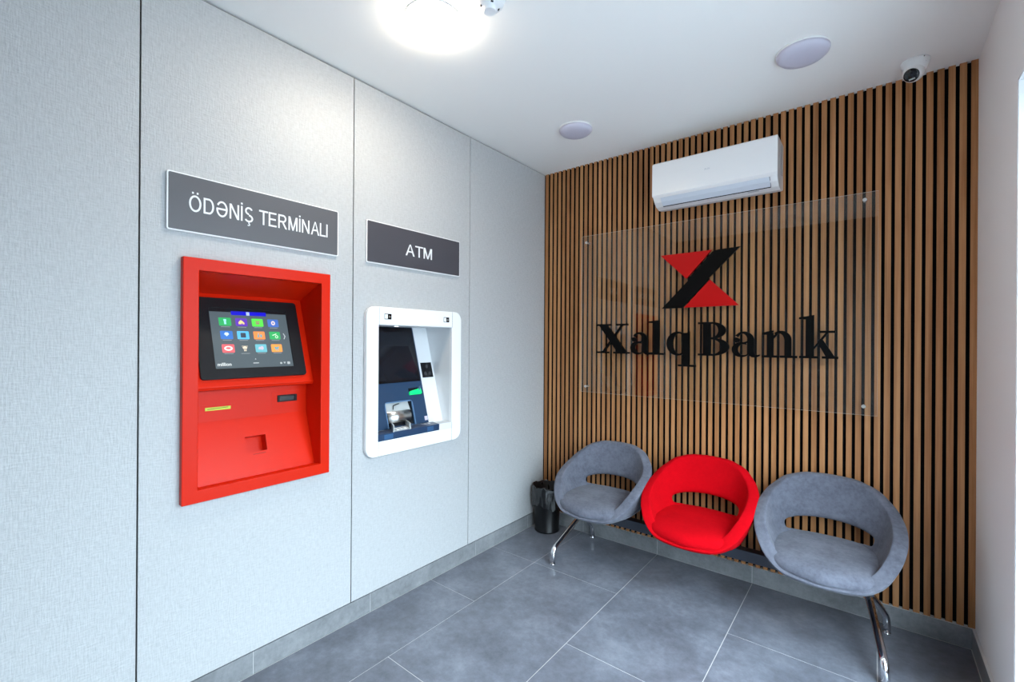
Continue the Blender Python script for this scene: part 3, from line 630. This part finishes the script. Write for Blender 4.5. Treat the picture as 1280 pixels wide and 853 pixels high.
# ------------------------------------------------------------------ bench: beam, legs, three bucket seats
t = thing('beam_seating', (1.32, -0.3, 0.0), 'row of two grey and one red bucket seats on a dark beam with chrome legs', 'bench')
BY = -0.19
bevmod(MB().box(0.45, 2.16, BY-0.03, BY+0.03, 0.215, 0.278).build('beam', 'beam', t), 0.004)
def arc(p, q, r, k=6):
    return [p.lerp(q, s/k)*(1) for s in range(k+1)]
def smoothpath(pts, rad, n=6):
    pts = [Vector(p) for p in pts]; out = [pts[0]]
    for i in range(1, len(pts)-1):
        a, b_, c = pts[i-1], pts[i], pts[i+1]; u = (a-b_).normalized(); v = (c-b_).normalized()
        p, q = b_+u*rad, b_+v*rad
        for k in range(n+1):
            s = k/n; out.append(p*(1-s)**2 + b_*2*s*(1-s) + q*s*s)
    out.append(pts[-1]); return out
def leg(xt, xf, xr, yf, yr, lab):
    f = MB().tube(smoothpath([(xt, BY+0.01, 0.222), (xt+(xf-xt)*0.15, BY-0.04, 0.208), (xf-(xf-xt)*0.08, yf+0.012, 0.095), (xf, yf, 0.006)], 0.035), 0.0175)
    f.lathe([(0.0185, 0.0), (0.0185, 0.006)], 16, 0, c=(xf, yf)); o = f.build('leg', ['chrome', 'bracket'], t); o['label'] = lab[0]
    f = MB().tube(smoothpath([(xt, BY-0.01, 0.222), (xt+(xr-xt)*0.2, BY+0.03, 0.200), (xr-(xr-xt)*0.03, yr-0.001, 0.088), (xr, yr, 0.006)], 0.02), 0.0175)
    f.lathe([(0.0185, 0.0), (0.0185, 0.006)], 16, 0, c=(xr, yr)); o = f.build('leg', ['chrome', 'bracket'], t); o['label'] = lab[1]
    bevmod(MB().box(xt-0.022, xt+0.022, BY-0.034, BY+0.034, 0.208, 0.282).build('leg_clamp', 'bracket', t), 0.003)
leg(0.478, 0.479, 0.487, -0.582, -0.045, ('front chrome leg below the left grey seat', 'rear chrome leg below the left grey seat'))
leg(2.130, 2.200, 2.212, -0.575, -0.098, ('front chrome leg below the right grey seat', 'rear chrome leg below the right grey seat'))

def interp(tab, x):
    for (a, p), (c, q) in zip(tab, tab[1:]):
        if x <= c:
            s = (x-a)/(c-a); s = s*s*(3-2*s)*0.5 + s*0.5; return p+(q-p)*s
    return tab[-1][1]
RIMH = [(0, .758), (25, .754), (45, .728), (62, .672), (78, .618), (92, .588), (106, .556), (119, .508), (130, .450), (140, .405), (150, .376), (165, .368), (180, .366)]
ZS = 0.364; CY = -0.285
def sup(phi, a, bb, n=2.5):
    s_, c_ = abs(math.sin(phi)), abs(math.cos(phi)); return 1/((s_/a)**n+(c_/bb)**n)**(1/n)
def shell_mesh():
    bm = bmesh.new(); NC = 56; rows = []
    LOW, MID = 3, 1
    grid = []
    for i in range(NC):
        ph = 2*PI*i/NC; d = math.degrees(ph); d = d if d <= 180 else 360-d
        back = math.cos(ph) > 0
        h = interp(RIMH, d)
        Rr = sup(ph, 0.296, 0.246 if back else 0.272, 2.3 if back else 2.7); Rs = sup(ph, 0.225, 0.205 if back else 0.262, 2.6 if back else 3.2)
        P0 = Vector((0.72*Rs, ZS)); P1 = Vector((Rs*1.10 if d < 120 else Rs*1.04, ZS)); P2 = Vector((Rr, h))
        bez_ = lambda s: P0*(1-s)**2 + P1*2*s*(1-s) + P2*s*s
        def tz(z): return math.sqrt(max(0.0, min(1.0, (z-ZS)/max(h-ZS, 1e-4))))
        hs = max(0.0, 1-(d/66.0)**2)                         # lens shaped opening
        if d < 110:
            zlo = 0.425 + 0.028*(1-hs); zhi = 0.445 + 0.068*math.sqrt(hs) if hs > 0 else 0.462
            zhi = max(zhi, zlo+0.016)
            k = min(1.0, max(0.0, (110-d)/40)); 
            tl = tz(zlo)*k + 0.45*(1-k); th = tz(zhi)*k + 0.60*(1-k)
        else: tl, th = 0.45, 0.60
        ts = [0, tl*0.36, tl*0.70, tl, th, th+(1-th)*0.22, th+(1-th)*0.48, th+(1-th)*0.74, th+(1-th)*0.93, 1.0]
        col = []
        for s in ts:
            q = bez_(s); col.append(bm.verts.new((math.sin(ph)*q.x, CY+math.cos(ph)*q.x, q.y)))
        grid.append((col, d))
    for i in range(NC):
        (a, da), (c, dc) = grid[i], grid[(i+1) % NC]
        for r in range(9):
            if r == 3 and max(da, dc) < 64: continue
            bm.faces.new((a[r], a[r+1], c[r+1], c[r]))
    prev = [g_[0][0] for g_ in grid]
    for s in (0.66, 0.33):
        ring = []
        for v in (g_[0][0] for g_ in grid): ring.append(bm.verts.new((v.co.x*s, CY+(v.co.y-CY)*s, ZS)))
        for i in range(NC): bm.faces.new((prev[i], prev[(i+1) % NC], ring[(i+1) % NC], ring[i]))
        prev = ring
    cv = bm.verts.new((0, CY, ZS))
    for i in range(NC): bm.faces.new((prev[i], prev[(i+1) % NC], cv))
    bmesh.ops.recalc_face_normals(bm, faces=bm.faces)
    me = bpy.data.meshes.new('shell'); bm.to_mesh(me); bm.free()
    for p in me.polygons: p.use_smooth = True
    return me
def cushion_mesh():
    bm = bmesh.new(); NC = 56; rings = []
    prof_ = [(0.0, .445), (0.3, .445), (0.6, .443), (0.82, .438), (0.93, .429), (0.985, .413), (1.0, .388), (0.985, .352)]
    for s, z in prof_[1:]:
        ring = []
        for i in range(NC):
            ph = 2*PI*i/NC; back = math.cos(ph) > 0; Rs = sup(ph, 0.262, 0.222 if back else 0.303, 2.7 if back else 3.0)
            if not back: Rs = min(Rs, sup(ph, 0.296, 0.272, 2.7)+0.030-0.030*abs(math.sin(ph)))
            dz = 0.0 if back else -0.014*(abs(math.cos(ph))*s)**3
            ring.append(bm.verts.new((math.sin(ph)*Rs*s, CY+math.cos(ph)*Rs*s, z+dz)))
        rings.append(ring)
    for a, c in zip(rings, rings[1:]):
        for i in range(NC): bm.faces.new((a[i], a[(i+1) % NC], c[(i+1) % NC], c[i]))
    cv = bm.verts.new((0, CY, .445))
    for i in range(NC): bm.faces.new((rings[0][i], rings[0][(i+1) % NC], cv))
    bm.faces.new(rings[-1])
    bmesh.ops.recalc_face_normals(bm, faces=bm.faces)
    me = bpy.data.meshes.new('cushion'); bm.to_mesh(me); bm.free()
    for p in me.polygons: p.use_smooth = True
    return me
sm, cm = shell_mesh(), cushion_mesh()
for cx, mk, lab in ((0.695, 'grey', 'left grey bucket seat, beside the waste bin'), (1.330, 'redfab', 'red bucket seat between the two grey ones'), (1.962, 'grey', 'right grey bucket seat, near the right wall')):
    seat = bpy.data.objects.new('bucket_seat', sm.copy()); COL.objects.link(seat); seat.data.materials.append(M[mk]); seat['label'] = lab
    seat.parent = t; seat.location = (cx-1.32, 0.3, 0.0)
    so = seat.modifiers.new('thick', 'SOLIDIFY'); so.thickness = 0.060; so.offset = 0.0
    sb = seat.modifiers.new('sub', 'SUBSURF'); sb.levels = 2; sb.render_levels = 2
    cu = bpy.data.objects.new('seat_cushion', cm.copy()); COL.objects.link(cu); cu.data.materials.append(M[mk]); cu.parent = seat
    cu.modifiers.new('sub', 'SUBSURF').render_levels = 1
    b = MB(Matrix.Translation((cx, 0, 0)))
    b.box(-0.07, 0.07, -0.34, -0.12, 0.322, 0.336); b.box(-0.05, 0.05, BY-0.032, BY+0.032, 0.277, 0.324)
    bevmod(b.build('mounting_bracket', 'bracket', seat), 0.002)

# ------------------------------------------------------------------ waste bin
BX, BYY = 0.135, -0.14
t = thing('waste_bin', (BX, BYY, 0), 'black plastic waste bin with a bin bag in the corner beside the left grey seat', 'waste bin')
MB().lathe([(0.088, 0.0), (0.096, 0.002), (0.097, 0.012), (0.093, 0.016), (0.111, 0.345), (0.114, 0.350), (0.108, 0.350), (0.090, 0.02)], 48, c=(BX, BYY), capt=True).build('body', 'bin', t)
def liner(c, NC=96):
    bm = bmesh.new(); rings = []
    prof_ = [(0.098, 0.20, .3), (0.100, 0.27, .7), (0.102, 0.335, .6), (0.107, 0.357, .3), (0.1145, 0.354, .3), (0.115, 0.335, .5), (0.1135, 0.30, .8), (0.112, 0.27, 1.0), (0.110, 0.24, 1.1), (0.1085, 0.215, 1.2), (0.1075, 0.200, 1.2)]
    rnd = random.Random(3); ph = [rnd.uniform(0, 6.28) for _ in range(8)]
    for r, z, a in prof_:
        ring = []
        for i in range(NC):
            th = 2*PI*i/NC
            wv = 0.5*math.sin(9*th+ph[0]+z*14)+0.35*math.sin(17*th+ph[1]-z*30)+0.3*math.sin(29*th+ph[2]+z*20)+0.25*math.sin(5*th+z*60+ph[3])
            rr = r+0.004+0.0048*a*wv+0.002*a
            zz = z+(0.006*math.sin(7*th+ph[4])+0.004*math.sin(15*th+ph[5]) if z > .33 else (0.018*math.sin(3*th+ph[6])+0.006*math.sin(11*th+ph[7]) if z < .23 and r > .105 else 0))
            ring.append(bm.verts.new((c[0]+rr*math.cos(th), c[1]+rr*math.sin(th), zz)))
        rings.append(ring)
    for p, q in zip(rings, rings[1:]):
        for i in range(NC): bm.faces.new((p[i], p[(i+1) % NC], q[(i+1) % NC], q[i])).smooth = True
    bm.faces.new(rings[0][::-1]); return bm
b = MB(); b.bm.free(); b.bm = liner((BX, BYY)); o = b.build('bin_bag', 'liner', t)
sd = o.modifiers.new('sub', 'SUBSURF'); sd.levels = 1; sd.render_levels = 1

# ------------------------------------------------------------------ ceiling lights, smoke detector, security camera
def lamp(x, y, lit, label, r=0.112):
    t = thing('ceiling_light', (x, y, H), label, 'ceiling light', 'round surface mounted ceiling lights')
    MB().lathe([(r, H), (r, H-0.006), (r-0.002, H-0.009), (r-0.012, H-0.009)], 56, c=(x, y)).build('rim', 'white', t)
    MB().lathe([(r-0.001, H-0.008), (r-0.004, H-0.018), (r*0.85, H-0.030), (r*0.6, H-0.035), (r*0.3, H-0.037), (0.004, H-0.0375)], 56, c=(x, y)).build('diffuser', 'lamp' if lit else 'diffuser_off', t)
lamp(1.880, -0.583, False, 'unlit round ceiling light near the security camera')
lamp(0.622, -0.558, False, 'unlit round ceiling light near the left wall corner', 0.108)
lamp(0.655, -1.815, True, 'lit round ceiling light glowing above the two machines', 0.12)
sx, sy = 0.937, -1.765
t = thing('smoke_detector', (sx, sy, H), 'white smoke detector on the ceiling beside the lit lamp', 'smoke detector')
MB().lathe([(0.066, H), (0.066, H-0.012), (0.062, H-0.017)], 40, c=(sx, sy)).build('base', 'white', t)
hd = MB().lathe([(0.058, H-0.015), (0.060, H-0.026), (0.054, H-0.040), (0.034, H-0.052), (0.026, H-0.055), (0.026, H-0.066), (0.024, H-0.069)], 40, c=(sx, sy)).build('head', 'white', t)
for k in range(4):
    MB(Matrix.Translation((sx, sy, 0)) @ Matrix.Rotation(2*PI*k/4-0.6, 4, 'Z')).box(0.030, 0.039, -0.005, 0.005, H-0.0522, H-0.047).build('sensing_slot', 'blackmatt', hd)

kx, ky = 2.305, -0.150
t = thing('security_camera', (kx, ky, H), 'white dome security camera with black lens face on the ceiling in the corner', 'security camera')
bs = MB().lathe([(0.056, H), (0.056, H-0.008), (0.053, H-0.022), (0.044, H-0.050), (0.040, H-0.056)], 40, c=(kx, ky)).build('base', 'white', t)
MB().tube([(kx+0.036, ky-0.034, H-0.026), (kx+0.045, ky-0.018, H-0.026)], 0.0028, 8).build('label_strip', 'greyplastic', bs)
MB().tube([(kx+0.030, ky-0.046, H-0.007), (kx+0.031, ky-0.050, H-0.0068)], 0.002, 8).build('screw', 'blackmatt', bs)
cen = Vector((kx-0.006, ky-0.010, H-0.058)); dirv = Vector((-0.30, -0.72, -0.62)).normalized()
q = dirv.to_track_quat('Z', 'Y').to_matrix().to_4x4(); XB = Matrix.Translation(cen) @ q
pr = [(0.043*math.sin(math.radians(a)), -0.043*math.cos(math.radians(a))) for a in range(8, 130, 10)] + [(0.031, 0.030)]
ball = MB(XB).lathe(pr, 36).build('ball', 'white', t)
fc = MB(XB).lathe([(0.031, 0.026), (0.0315, 0.031), (0.029, 0.0335), (0.02, 0.035), (0.004, 0.0355)], 36).build('lens_face', 'blackgloss', ball)
MB(XB).lathe([(0.011, 0.034), (0.010, 0.0375), (0.004, 0.038)], 20).build('lens', 'glassdark', fc)
b = MB(XB); b.box(-0.012, 0.012, -0.021, -0.014, 0.034, 0.0362); b.build('infrared_window', 'greyplastic', fc)
